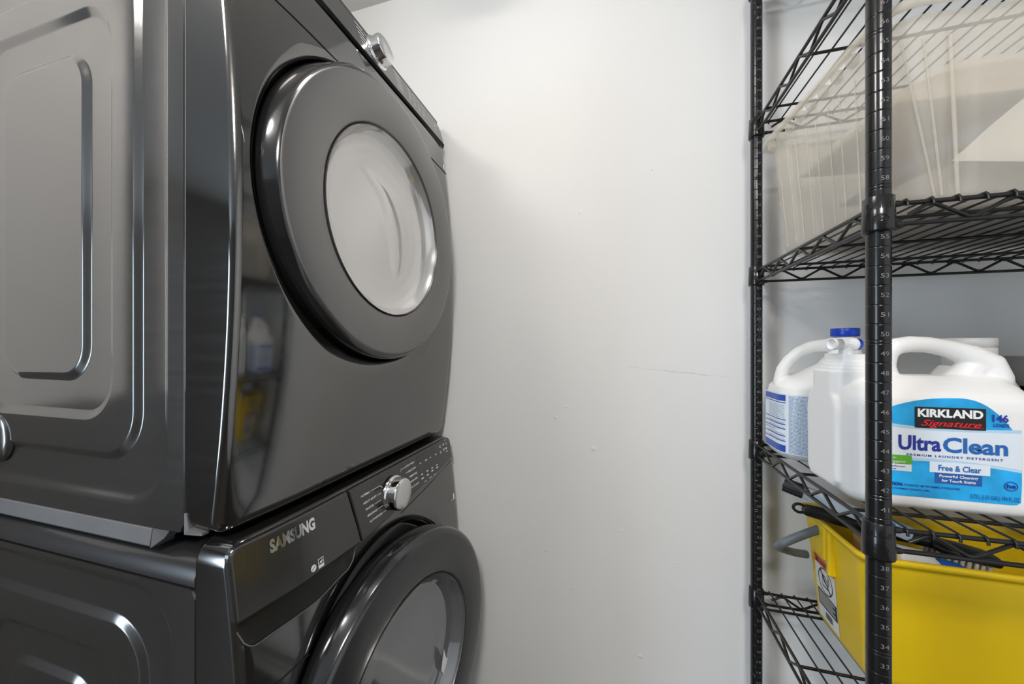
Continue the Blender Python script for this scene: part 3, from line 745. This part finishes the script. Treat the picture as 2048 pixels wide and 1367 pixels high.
cloth('folded_cloth', 'bluecloth', .12, .55, .06, .30, zi + .094, .060, 2, 'dark blue folded cloth in the middle of the translucent bin', .004)
cloth('folded_cloth', 'creamcloth', .05, .55, .06, .30, zi + .161, .080, 3, 'cream folded cloth on top inside the translucent bin', .004)
# a creased sheet of paper leaning inside the front wall
ps = MB(); P = [(.100, .042, .062), (.155, .034, .052), (.34, .034, .030), (.36, .050, .20), (.235, .052, .185), (.150, .046, .110)]
tri = [BL(u, v, zi + z) for u, v, z in P]; tri2 = [(p[0], p[1] + .0008, p[2]) for p in tri]
ps.add(tri, [(0, 1, 5), (1, 2, 3, 4, 5)]); ps.add(tri2, [(0, 5, 1), (1, 5, 4, 3, 2)]); ps.loft([tri, tri2], smooth=False)
tag(ps.build('paper_sheet', 'paper', origin=tri[2]), 'creased white paper sheet leaning inside the front of the translucent bin', 'paper')

# ---------------------------------------------------------------- jugs on the middle shelf
def remesh(o, vox, smooth=4):
    r = o.modifiers.new('blend', 'REMESH'); r.mode = 'VOXEL'; r.voxel_size = vox; r.use_smooth_shade = True
    s = o.modifiers.new('soften', 'SMOOTH'); s.factor = .5; s.iterations = smooth
    return o
zj = DECK(3) + .0005
dj = thing('detergent_jug', (.45, .72, zj), 'big white laundry detergent jug with blue front label and white tap', 'detergent')
J = lambda x0, x1, y0, y1, r, z: [(p[0], p[1], z) for p in rrect(x0, x1, y0, y1, r, 8)]
b = MB()
b.loft([J(.353, .553, .663, .776, .026, zj), J(.347, .558, .657, .782, .028, zj + .006), J(.345, .560, .655, .784, .028, zj + .014), J(.343, .562, .655, .785, .028, -.115), J(.343, .561, .655, .785, .028, -.088),
        J(.345, .560, .657, .783, .030, -.076), J(.349, .558, .664, .776, .030, -.066), J(.355, .556, .675, .765, .030, -.057), J(.360, .553, .688, .752, .028, -.049), J(.37, .548, .70, .74, .018, -.044)], True, True)
Hy = .718
b.tube([(.418, Hy, -.060), (.415, Hy, -.030), (.419, Hy, -.010), (.430, Hy, .001), (.447, Hy, .004), (.470, Hy, .003), (.495, Hy, -.003), (.520, Hy, -.013), (.540, Hy, -.026), (.545, Hy, -.045), (.545, Hy, -.07)],
       [.018, .014, .0135, .0135, .0130, .0125, .0135, .0165, .019, .021, .022], 16)
b.tube([(.505, Hy, -.055), (.520, Hy, -.036), (.535, Hy, -.022)], [.02, .018, .014], 12)
# square neck platform
b.loft([J(.337, .415, .690, .772, .02, -.075), J(.337, .415, .690, .772, .02, -.038)], True, True)
arch = lambda k: [(lerp(.734, p[0], k), lerp(-.15, p[1], k)) for p in [(.734 + .046 * math.cos(a), -.105 + .047 * math.sin(a)) for a in [PI * q_ / 20 for q_ in range(21)]] + [(.690, -.215), (.700, -.226), (.768, -.226), (.778, -.215)]]
b.loft([[(x_, y_, z_) for y_, z_ in arch(k_)] for x_, k_ in ((.360, 1.0), (.3405, 1.0), (.3372, .94), (.3368, .90))], True, True)
jb = remesh(b.build('body', 'jug', dj), .0022, 5)
nk = MB()
for (i, z0_, z1_) in ((0.001, -.042, -.0345), (.004, -.0345, -.029), (.007, -.029, -.024), (.010, -.024, -.012)):
    nk.loft([J(.338 + i, .414 - i, .692 + i, .770 - i, .020, z0_), J(.338 + i, .414 - i, .692 + i, .770 - i, .020, z1_)], True, True, smooth=False)
nk.build('neck', 'cap_white', dj, bevel=.0006)
tp = MB(); tx, ty, tz = .364, .716, .0040
tp.lathe([(.0095, -.016), (.0088, -.004), (.010, 0)], (tx, ty, tz), (0, 0, 1), 24, True, True)
ux = Vector((.97, .24, 0)).normalized()
tp.lathe([(.0, -.012), (.0085, -.012), (.0092, -.010), (.0095, .004), (.0108, .007), (.0108, .013), (.0100, .014), (0, .014)], (tx, ty, tz), ux, 28)
tp.lathe([(.0, .010), (.0088, .010), (.0090, .0185), (.0102, .020), (.0102, .0245), (.0080, .0245), (.0074, .015), (0, .014)], (tx, ty, tz), Vector((-.96, -.28, .02)), 28)
tp = tp.build('tap', 'cap_white', dj)
MB().lathe([(.0098, 0), (.0098, .005), (.0085, .0065), (0, .007)], (tx + ux.x * .014, ty + ux.y * .014, tz), ux, 28).build('valve_button', 'cap_blue', tp)
# front label
LF = lambda off: (lambda x, z, l=0: (x, .655 - .0007 - off - l, z))
arc = []
x0, x1 = .370, .5275
def ltop(x): 
    u = (x - .462) / (.092 if x < .462 else .0675)
    return -.0720 - (.0235 if x < .462 else .062) * abs(u) ** 2.3
out = [(.3745, -.2120), (.378, -.2145)] + [(x_, -.2145) for x_ in (.42, .47, .515)] + [(.5225, -.2140), (.5265, -.2105)]
out += [(x1, z) for z in (-.19, -.16, -.145)]
n = 26
for k in range(n + 1):
    x = lerp(x1, x0 + .0045, k / n); out.append((x, ltop(x)))
pl = MB(); pl.poly(out, LF(0)); lab = pl.build('front_label', 'label_blue', dj)
def band(m, top, bot, off, name):
    g = MB(); xs_ = [lerp(.3748, .5272, k / 24) for k in range(25)]
    g.loft([[LF(off)(x, top(x)) for x in xs_], [LF(off)(x, bot(x)) for x in xs_]], closed=False, smooth=False); return g.build(name, m, lab)
q = lambda x: (x - .4475) / .078
band('label_pale', lambda x: -.1150 + .0075 * q(x) ** 2 * (1 if x < .4475 else .35) - .0002, lambda x: -.1660 + .0035 * (1 - q(x) ** 2) - .004 * max(0, q(x)), .0002, 'white_band')
band('label_white', lambda x: -.1190 + .0055 * q(x) ** 2 * (1 if x < .4475 else .35), lambda x: -.1620 + .0035 * (1 - q(x) ** 2) - .004 * max(0, q(x)), .0004, 'white_band_core')
def rect(x0, x1, z0, z1, off, m, name, dz=0):
    g = MB(); g.poly([(x0, z0 + dz), (x1, z0), (x1, z1), (x0, z1 + dz)], LF(off)); return g.build(name, m, lab)
rect(.4135, .4905, -.1155, -.0855, .0007, 'ink_black', 'logo_plate')
rect(.4300, .4950, -.1775, -.1625, .0006, 'label_white', 'variant_plate')
rect(.4360, .4865, -.1925, -.1775, .0006, 'label_navy', 'claim_plate')
g = MB(); g.poly([(p[0], p[1]) for p in rrect(.372, .4105, -.1690, -.1560, .003, 4)], LF(.0006)); g.build('green_tag', 'ink_green', lab)
rect(.3745, .4100, -.1790, -.1690, .0005, 'label_white', 'tag_note')
ts = {}
def lt(m, s_, x, z, cap, wd, **k): MB().text(s_, LF(.0010), x, z, cap, wd, **k).build('lettering', m, lab)
lt('ink_white', 'KIRKLAND', .4165, -.0990, .0105, .0710, bold=.045)
lt('ink_red', 'Signature', .4200, -.1120, .0085, .066, shear=.45, bold=.01)
g = MB(); g.poly([(.462, -.1126), (.4885, -.1126), (.4885, -.1120), (.462, -.1117)], LF(.0010)); g.build('red_underline', 'ink_red', lab)
lt('ink_navy', '146', .4970, -.1025, .0095, .0165, bold=.03)
lt('ink_navy', 'LOADS', .4980, -.1095, .0046, .0160, bold=.025)
lt('ink_navy', 'Ultra', .3945, -.1470, .0200, .0480, bold=.03)
lt('ink_mid', 'Clean', .4445, -.1475, .0200, .0685, bold=.03)
lt('ink_navy', 'PREMIUM LAUNDRY DETERGENT', .4040, -.1560, .0030, .1040, spacing=1.35, bold=.02)
lt('ink_mid', 'Free & Clear', .4395, -.1742, .0078, .0460, bold=.025)
lt('ink_white', 'Powerful Cleaning', .4405, -.1835, .0037, .0415, bold=.02)
lt('ink_white', 'for Tough Stains', .4430, -.1897, .0037, .0365, bold=.02)
lt('ink_white', 'Hypo-', .3780, -.1616, .0040, .0145, shear=.2)
lt('ink_white', 'allergenic', .3760, -.1672, .0040, .0270, shear=.2)
lt('ink_navy', 'No perfumes', .3770, -.1732, .0022, .0250, bold=.015)
lt('ink_navy', 'or dyes', .3770, -.1770, .0022, .0150, bold=.015)
lt('ink_navy', 'CAUTION:', .3750, -.2000, .0042, .0250, bold=.04)
lt('ink_navy', 'EYE IRRITANT. MAY BE HARMFUL IF SWALLOWED.', .4015, -.2000, .0030, .0620, bold=.01)
lt('ink_navy', 'CAUTION STATEMENT ON BACK LABEL.', .3750, -.2055, .0024, .0560, bold=.015)
lt('ink_mid', '5.73 L (1.51 GAL) 194 FL OZ', .4740, -.2095, .0058, .0510, bold=.015)
he = MB()
for (ra, rb, wd) in ((.0068, .0058, 40),):
    he.add([LF(.0010)(.5160 + r_ * math.cos(a) * 1.05, -.1890 + r_ * .95 * math.sin(a)) for r_ in (ra, rb) for a in [2 * PI * k / 40 for k in range(40)]], [(k, (k + 1) % 40, 40 + (k + 1) % 40, 40 + k) for k in range(40)])
he.text('he', LF(.0010), .5115, -.1915, .0058, .0092, bold=.03)
he.build('round_mark', 'ink_navy', lab)

# bleach jug behind, blue cap and blue label
bj = thing('bleach_jug', (.42, .92, zj), 'white jug with blue cap and blue printed label behind the detergent jug', 'jug')
b = MB()
b.loft([J(.345, .497, .867, .973, .035, zj), J(.337, .504, .858, .981, .040, zj + .010), J(.335, .506, .856, .983, .042, zj + .022), J(.335, .506, .856, .983, .042, -.100), J(.337, .505, .858, .981, .042, -.085),
        J(.350, .503, .866, .972, .042, -.070), J(.385, .500, .880, .958, .036, -.054), J(.420, .497, .890, .950, .028, -.036), J(.436, .494, .895, .945, .024, -.015), J(.443, .488, .898, .942, .021, .004), J(.446, .486, .900, .940, .020, .020)], True, True)
b.tube([(.352, .92, -.095), (.349, .92, -.072), (.354, .92, -.050), (.366, .92, -.030), (.384, .92, -.012), (.408, .92, .000), (.436, .92, .004), (.460, .92, .000)], [.014, .0125, .0125, .0125, .0125, .013, .014, .015], 14)
remesh(b.build('body', 'jug', bj), .0024, 4)
MB().lathe([(.0, .0), (.0225, .0), (.0235, .0015), (.0235, .0155), (.0225, .017), (0, .017)], (.466, .92, .0215), (0, 0, 1), 48).build('cap', 'cap_blue', bj)
# printed label wrapping the corner
outl = rrect(.335, .506, .856, .983, .042, 14, .006)
outl = outl[::-1]
def lpos(d_, off):
    # distance along the outline from the middle of the left side, towards the front
    global _lp
    x, y = .335, .955
    s1 = .955 - .898
    if d_ < s1: return (x - off, y - d_)
    d2 = d_ - s1; arcl = .042 * PI / 2
    if d2 < arcl:
        a = PI + d2 / .042; return (.377 + (.042 + off) * math.cos(a), .898 + (.042 + off) * math.sin(a))
    return (.377 + d2 - arcl, .856 - off)
def lpatch(g, d0, d1, z0, z1, off):
    nn = max(2, int((d1 - d0) / .004)); A = [lpos(lerp(d0, d1, k / nn), off) for k in range(nn + 1)]
    g.loft([[(p[0], p[1], z0) for p in A], [(p[0], p[1], z1) for p in A]], closed=False)
g = MB(); lpatch(g, 0.0, .20, -.221, -.098, .0011); lab2 = g.build('label', 'label_white', bj)
g = MB(); lpatch(g, .002, .082, -.113, -.1005, .0015); lpatch(g, .002, .082, -.219, -.205, .0015)
for z in (-.1175, -.153, -.163, -.1725, -.187, -.1975): lpatch(g, .002, .082, z, z + .0018, .0015)
lpatch(g, .002, .05, -.1775, -.1765, .0015)
g.build('blue_print', 'ink_blue', lab2)
g = MB(); rnd = random.Random(3)
z = -.101
while z > -.219:
    d_ = .088
    while d_ < .128:
        l_ = rnd.uniform(.003, .010); lpatch(g, d_, min(.130, d_ + l_), z - .0016, z, .0015); d_ += l_ + .0012
    z -= .0027
for z in [-.122 - .0032 * k for k in range(9)] + [-.1575, -.160, -.168, -.170, -.1815, -.184, -.192, -.1945]: lpatch(g, .020, .080, z - .0009, z, .0014)
g.build('small_print', 'ink_grey', lab2)

# white bottle whose cap shows behind the detergent jug
wbt = thing('white_bottle', (.625, .87, zj), 'white bottle with flat white cap, mostly hidden behind detergent jug handle', 'bottle')
J2 = lambda z, k, r=.03: [(p[0], p[1], z) for p in rrect(.625 - .055 * k, .625 + .055 * k, .865 - .045 * k, .865 + .045 * k, r * k, 8)]
MB().loft([J2(zj, .92), J2(zj + .008, 1), J2(-.11, 1), J2(-.07, .93), J2(-.045, .72), J2(-.035, .6)], True, True).build('body', 'jug', wbt)
MB().lathe([(.0, -.035), (.0325, -.035), (.0325, -.003), (.032, -.0025), (.032, -.0015), (.0328, -.001), (.0328, .0145), (.031, .016), (0, .016)], (.625, .865, 0), (0, 0, 1), 48).build('cap', 'cap_white', wbt)
# black case with a grey clip-on lid
tc = thing('tool_case', (.79, .87, zj), 'black case with grey clip lid at right end of the middle shelf', 'case')
J3 = lambda x0, x1, y0, y1, z: [(p[0], p[1], z) for p in rrect(x0, x1, y0, y1, .02, 6)]
MB().loft([J3(.700, .930, .782, .965, zj), J3(.695, .935, .777, .968, zj + .006), J3(.685, .945, .767, .975, -.068)], True, True).build('tub', 'blackplast', tc)
l = MB(); l.loft([J3(.680, .950, .762, .980, -.068), J3(.679, .951, .761, .981, -.060), J3(.681, .949, .763, .979, -.044)], True, True, smooth=False)
l.loft([J3(.690, .940, .772, .970, -.044), J3(.694, .936, .776, .966, -.018)], True, True, smooth=False); l = l.build('lid', 'lidgrey', tc, bevel=.002)
for lx in (.735, .85): MB().box(lx, lx + .04, .755, .772, -.060, -.014).build('latch', 'lidgrey', l, bevel=.003)

# ---------------------------------------------------------------- yellow bucket and the cleaning tools in it
zk = DECK(4) + .0005
bk = thing('bucket', (.66, .87, zk), 'yellow plastic bucket with warning sticker on the lower shelf', 'bucket')
KX0, KX1, KY0, KY1, KZ = .416, .90, .768, .990, -.362
def kl(ins, z, r=.022, dip=0.0):
    pts = rrect(KX0 + ins, KX1 - ins, KY0 + ins, KY1 - ins, r, 8, .012)
    b_ = rrect(KX0, KX1, KY0, KY1, .022, 8, .012)
    if len(pts) != len(b_): pts = [((KX0 + KX1) / 2 + (p[0] - (KX0 + KX1) / 2) * ((KX1 - KX0) / 2 - ins) / ((KX1 - KX0) / 2), (KY0 + KY1) / 2 + (p[1] - (KY0 + KY1) / 2) * ((KY1 - KY0) / 2 - ins) / ((KY1 - KY0) / 2)) for p in b_]
    return [(p[0], p[1], z) for p in pts]
k = MB()
k.loft([kl(.030, zk), kl(.026, zk + .001), kl(.021, zk + .008), kl(.019, zk + .02), kl(.003, KZ - .020), kl(.002, KZ - .012), kl(-.004, KZ - .010), kl(-.0055, KZ - .003), kl(-.004, KZ), kl(.001, KZ + .0005), kl(.005, KZ - .003), kl(.007, KZ - .02), kl(.022, zk + .02), kl(.026, zk + .006)], True, True)
k.build('body', 'yellow', bk)
bs = MB(); bs.box(KX0 - .006, KX0 + .012, .880, .914, KZ - .075, KZ - .008); bs.box(KX0 - .003, KX0 + .012, .868, .880, KZ - .10, KZ - .008); bs.build('handle_boss', 'yellow', bk, bevel=.004)
hd = MB()
hp = spline([(.418, .905, -.381), (.385, .903, -.398), (.353, .906, -.420), (.347, .918, -.434), (.352, .938, -.448), (.372, .960, -.462), (.398, .973, -.472), (.424, .980, -.476)], 6)
hd.tube(hp, [.0085] * len(hp), 14); hd.build('handle', 'greyplast', bk)
# warning sticker on the left wall
def SF(off): 
    def f_(y, z, l=0):
        x = lerp(KX0 + .019, KX0 + .003, (z - (zk + .02)) / (KZ - .02 - zk - .02)); return (x - .0006 - off - l, y, z)
    return f_
SY0, SY1, SZ0, SZ1 = .874, .948, -.583, -.449        # the writing reads towards -y
sx = lambda u, v: (lerp(SY1, SY0, u), lerp(SZ0, SZ1, v))
def SP(off): return lambda u, v, l=0: SF(off)(*sx(u, v))
st = MB(); st.poly([(0, 0), (1, 0), (1, .97), (0, 1)], SP(0)); st = st.build('warning_sticker', 'sticker', bk)
g = MB(); g.poly([(0.01, .855), (.99, .855), (.99, .965), (.01, .99)], SP(.0003)); g.build('orange_header', 'orange', st)
g = MB(); g.poly([(.05, .19), (.97, .19), (.97, .43), (.05, .45)], SP(.0003)); 
circ = [(.50 + r_ * math.cos(a), .65 + r_ * .56 * math.sin(a)) for r_ in (.36, .325) for a in [2 * PI * q_ / 36 for q_ in range(36)]]
g.add([SP(.0003)(*p) for p in circ], [(q_, (q_ + 1) % 36, 36 + (q_ + 1) % 36, 36 + q_) for q_ in range(36)])
g.poly([(.26, .775), (.30, .795), (.75, .52), (.71, .50)], SP(.0004))
g.text('WARNING', SP(.0006), .28, .885, .05, .62, bold=.02)
g.poly([(.08, .875), (.24, .875), (.16, .955)], SP(.0006))
# pictogram: small figure leaning into a bucket
for ln_ in ([(.32, .80), (.36, .72), (.42, .66), (.50, .62)], [(.34, .56), (.36, .74)], [(.34, .56), (.60, .56)], [(.60, .56), (.66, .74)], [(.62, .78), (.70, .70), (.66, .62)], [(.40, .74), (.52, .72), (.60, .66)]):
    for a_, b_ in zip(ln_, ln_[1:]):
        d_ = Vector(b_) - Vector(a_); n_ = Vector((-d_.y, d_.x)).normalized() * .011; g.poly([tuple(Vector(a_) - n_), tuple(Vector(b_) - n_), tuple(Vector(b_) + n_), tuple(Vector(a_) + n_)], SP(.0004))
for k_ in range(14):
    u = .36 + k_ * .025; g.poly([(u, .05), (u + (.016 if k_ % 3 else .009), .05), (u + (.016 if k_ % 3 else .009), .15), (u, .15)], SP(.0003))
g.build('black_print', 'ink_black', st)
g = MB()
for k_ in range(8):
    v = .405 - k_ * .026; g.poly([(.10, v), (.90 - .12 * (k_ % 3 == 2), v), (.90 - .12 * (k_ % 3 == 2), v + .010), (.10, v + .010)], SP(.0006))
g.build('white_print', 'sticker', st)

# long black brush with a hanging loop, lying across the bucket rim
br = thing('scrub_brush', (.46, .85, -.345), 'black handled brush with hanging loop lying across the left bucket rim', 'brush')
ax0, ax1 = Vector((.366, .884, -.3345)), Vector((.560, .866, -.3660))
D = (ax1 - ax0).normalized()
h = MB(); S = [(.0, .009), (.006, .0115), (.02, .0125), (.05, .014), (.09, .0145), (.13, .0135), (.17, .011), (.20, .009)]
Yv = Vector((0, 0, 1)).cross(D).normalized(); Zv = D.cross(Yv)
lo = []
for s_, r_ in S:
    c_ = ax0 + D * (s_ + .010); lo.append([c_ + (Yv * math.cos(2 * PI * q_ / 20) * .80 + Zv * math.sin(2 * PI * q_ / 20)) * r_ for q_ in range(20)])
h.loft(lo, True, True)
lp = [ax0 + D * (.004 + .011 * math.cos(a)) + Zv * (.0085 * math.sin(a)) for a in [2 * PI * q_ / 20 for q_ in range(20)]]
h.tube(lp, .0028, 8, closed=True)
h.build('handle', 'blackplast', br)
hdn = MB(); e = ax0 + D * .21
lo = []
for s_, (a_, b_) in ((-.005, (.012, .008)), (.01, (.028, .010)), (.04, (.032, .011)), (.075, (.030, .010)), (.085, (.018, .007))):
    c_ = e + D * s_; lo.append([c_ + (Yv * math.cos(2 * PI * q_ / 20) * a_ + Zv * math.sin(2 * PI * q_ / 20) * b_) for q_ in range(20)])
hdn.loft(lo, True, True); hdn = hdn.build('head', 'blackplast', br)
bri = MB(); rnd = random.Random(5)
for i in range(8):
    for j in range(5):
        p = e + D * (.004 + i * .009) + Yv * (-.022 + j * .011) - Zv * .008; bri.tube([p, p - Zv * .022 + Yv * rnd.uniform(-.002, .002)], .0030, 6)
bri = bri.build('bristles', 'creamcloth', br); 
# pale grey squeegee with a black end leaning out of the bucket
sq = thing('squeegee', (.40, .87, -.32), 'pale grey squeegee with black end cap leaning out of the yellow bucket', 'squeegee')
A0, A1 = Vector((.352, .909, -.2965)), Vector((.500, .822, -.3330))
D = (A1 - A0).normalized(); Yv = Vector((0, 0, 1)).cross(D).normalized(); Zv = D.cross(Yv)
def bar(s0, s1, a_, b_, ins=.0):
    g = MB(); lo = []
    for s_ in (s0, s1):
        c_ = A0 + D * s_; lo.append([c_ + Yv * p[0] + Zv * p[1] for p in rrect(-a_, a_, -b_, b_, min(a_, b_) * .5, 3)])
    g.loft(lo, True, True, smooth=False); return g
bar(.030, .190, .007, .0125).build('blade', 'paleplast', sq, bevel=.001)
g = bar(.0, .034, .011, .0135); g2 = bar(-.001, .03, .0118, .003); g.add(g2.v, g2.f); g.build('end_cap', 'blackplast', sq, bevel=.002)
# things lying in the bucket
sp = thing('spray_bottle', (.54, .84, -.40), 'white bottle with blue cap lying inside the yellow bucket', 'bottle')
c0 = Vector((.480, .815, -.3795)); D = Vector((.97, .04, -.16)).normalized()
MB().lathe([(0, 0), (.020, .001), (.024, .006), (.024, .045), (.020, .058), (.012, .068), (.011, .074)], c0, D, 32).build('body', 'jug', sp)
MB().lathe([(0, .068), (.014, .068), (.017, .074), (.016, .100), (.011, .110), (0, .112)], c0, D, 28).build('cap', 'blueplast', sp)
so = MB(); so.loft([[(p[0], p[1], z) for p in rrect(.440, .474, .800, .850, .008, 4)] for z in (-.405, -.358)], True, True, smooth=False)
tag(so.build('sponge', 'tan', origin=(.457, .825, -.405), bevel=.005), 'tan sponge at the front left inside the yellow bucket', 'sponge')
rg = MB()
rnd = random.Random(9); nu, nv = 18, 12
def rz(i, j):
    u, v = i / nu, j / nv; e = (4 * u * (1 - u)) ** .4 * (4 * v * (1 - v)) ** .4
    return -.50 + e * .055 + e * .012 * math.sin(u * 14 + 1) * math.cos(v * 11)
vs = [(lerp(.455, .865, i / nu), lerp(.80, .955, j / nv), rz(i, j)) for i in range(nu + 1) for j in range(nv + 1)]
nb_ = len(vs); vs += [(p[0], p[1], -.505) for p in vs]
qd = lambda i, j: i * (nv + 1) + j
fs = [(qd(i, j), qd(i + 1, j), qd(i + 1, j + 1), qd(i, j + 1)) for i in range(nu) for j in range(nv)] + [(nb_ + qd(i, j), nb_ + qd(i, j + 1), nb_ + qd(i + 1, j + 1), nb_ + qd(i + 1, j)) for i in range(nu) for j in range(nv)]
for i in range(nu):
    for j in (0, nv): fs.append((qd(i, j), qd(i + 1, j), nb_ + qd(i + 1, j), nb_ + qd(i, j)))
for j in range(nv):
    for i in (0, nu): fs.append((qd(i, j), qd(i, j + 1), nb_ + qd(i, j + 1), nb_ + qd(i, j)))
rg.add(vs, fs, True)
tag(rg.build('cleaning_rag', 'greycloth', origin=(.66, .88, -.505)), 'crumpled grey rag heaped inside the yellow bucket', 'cloth')
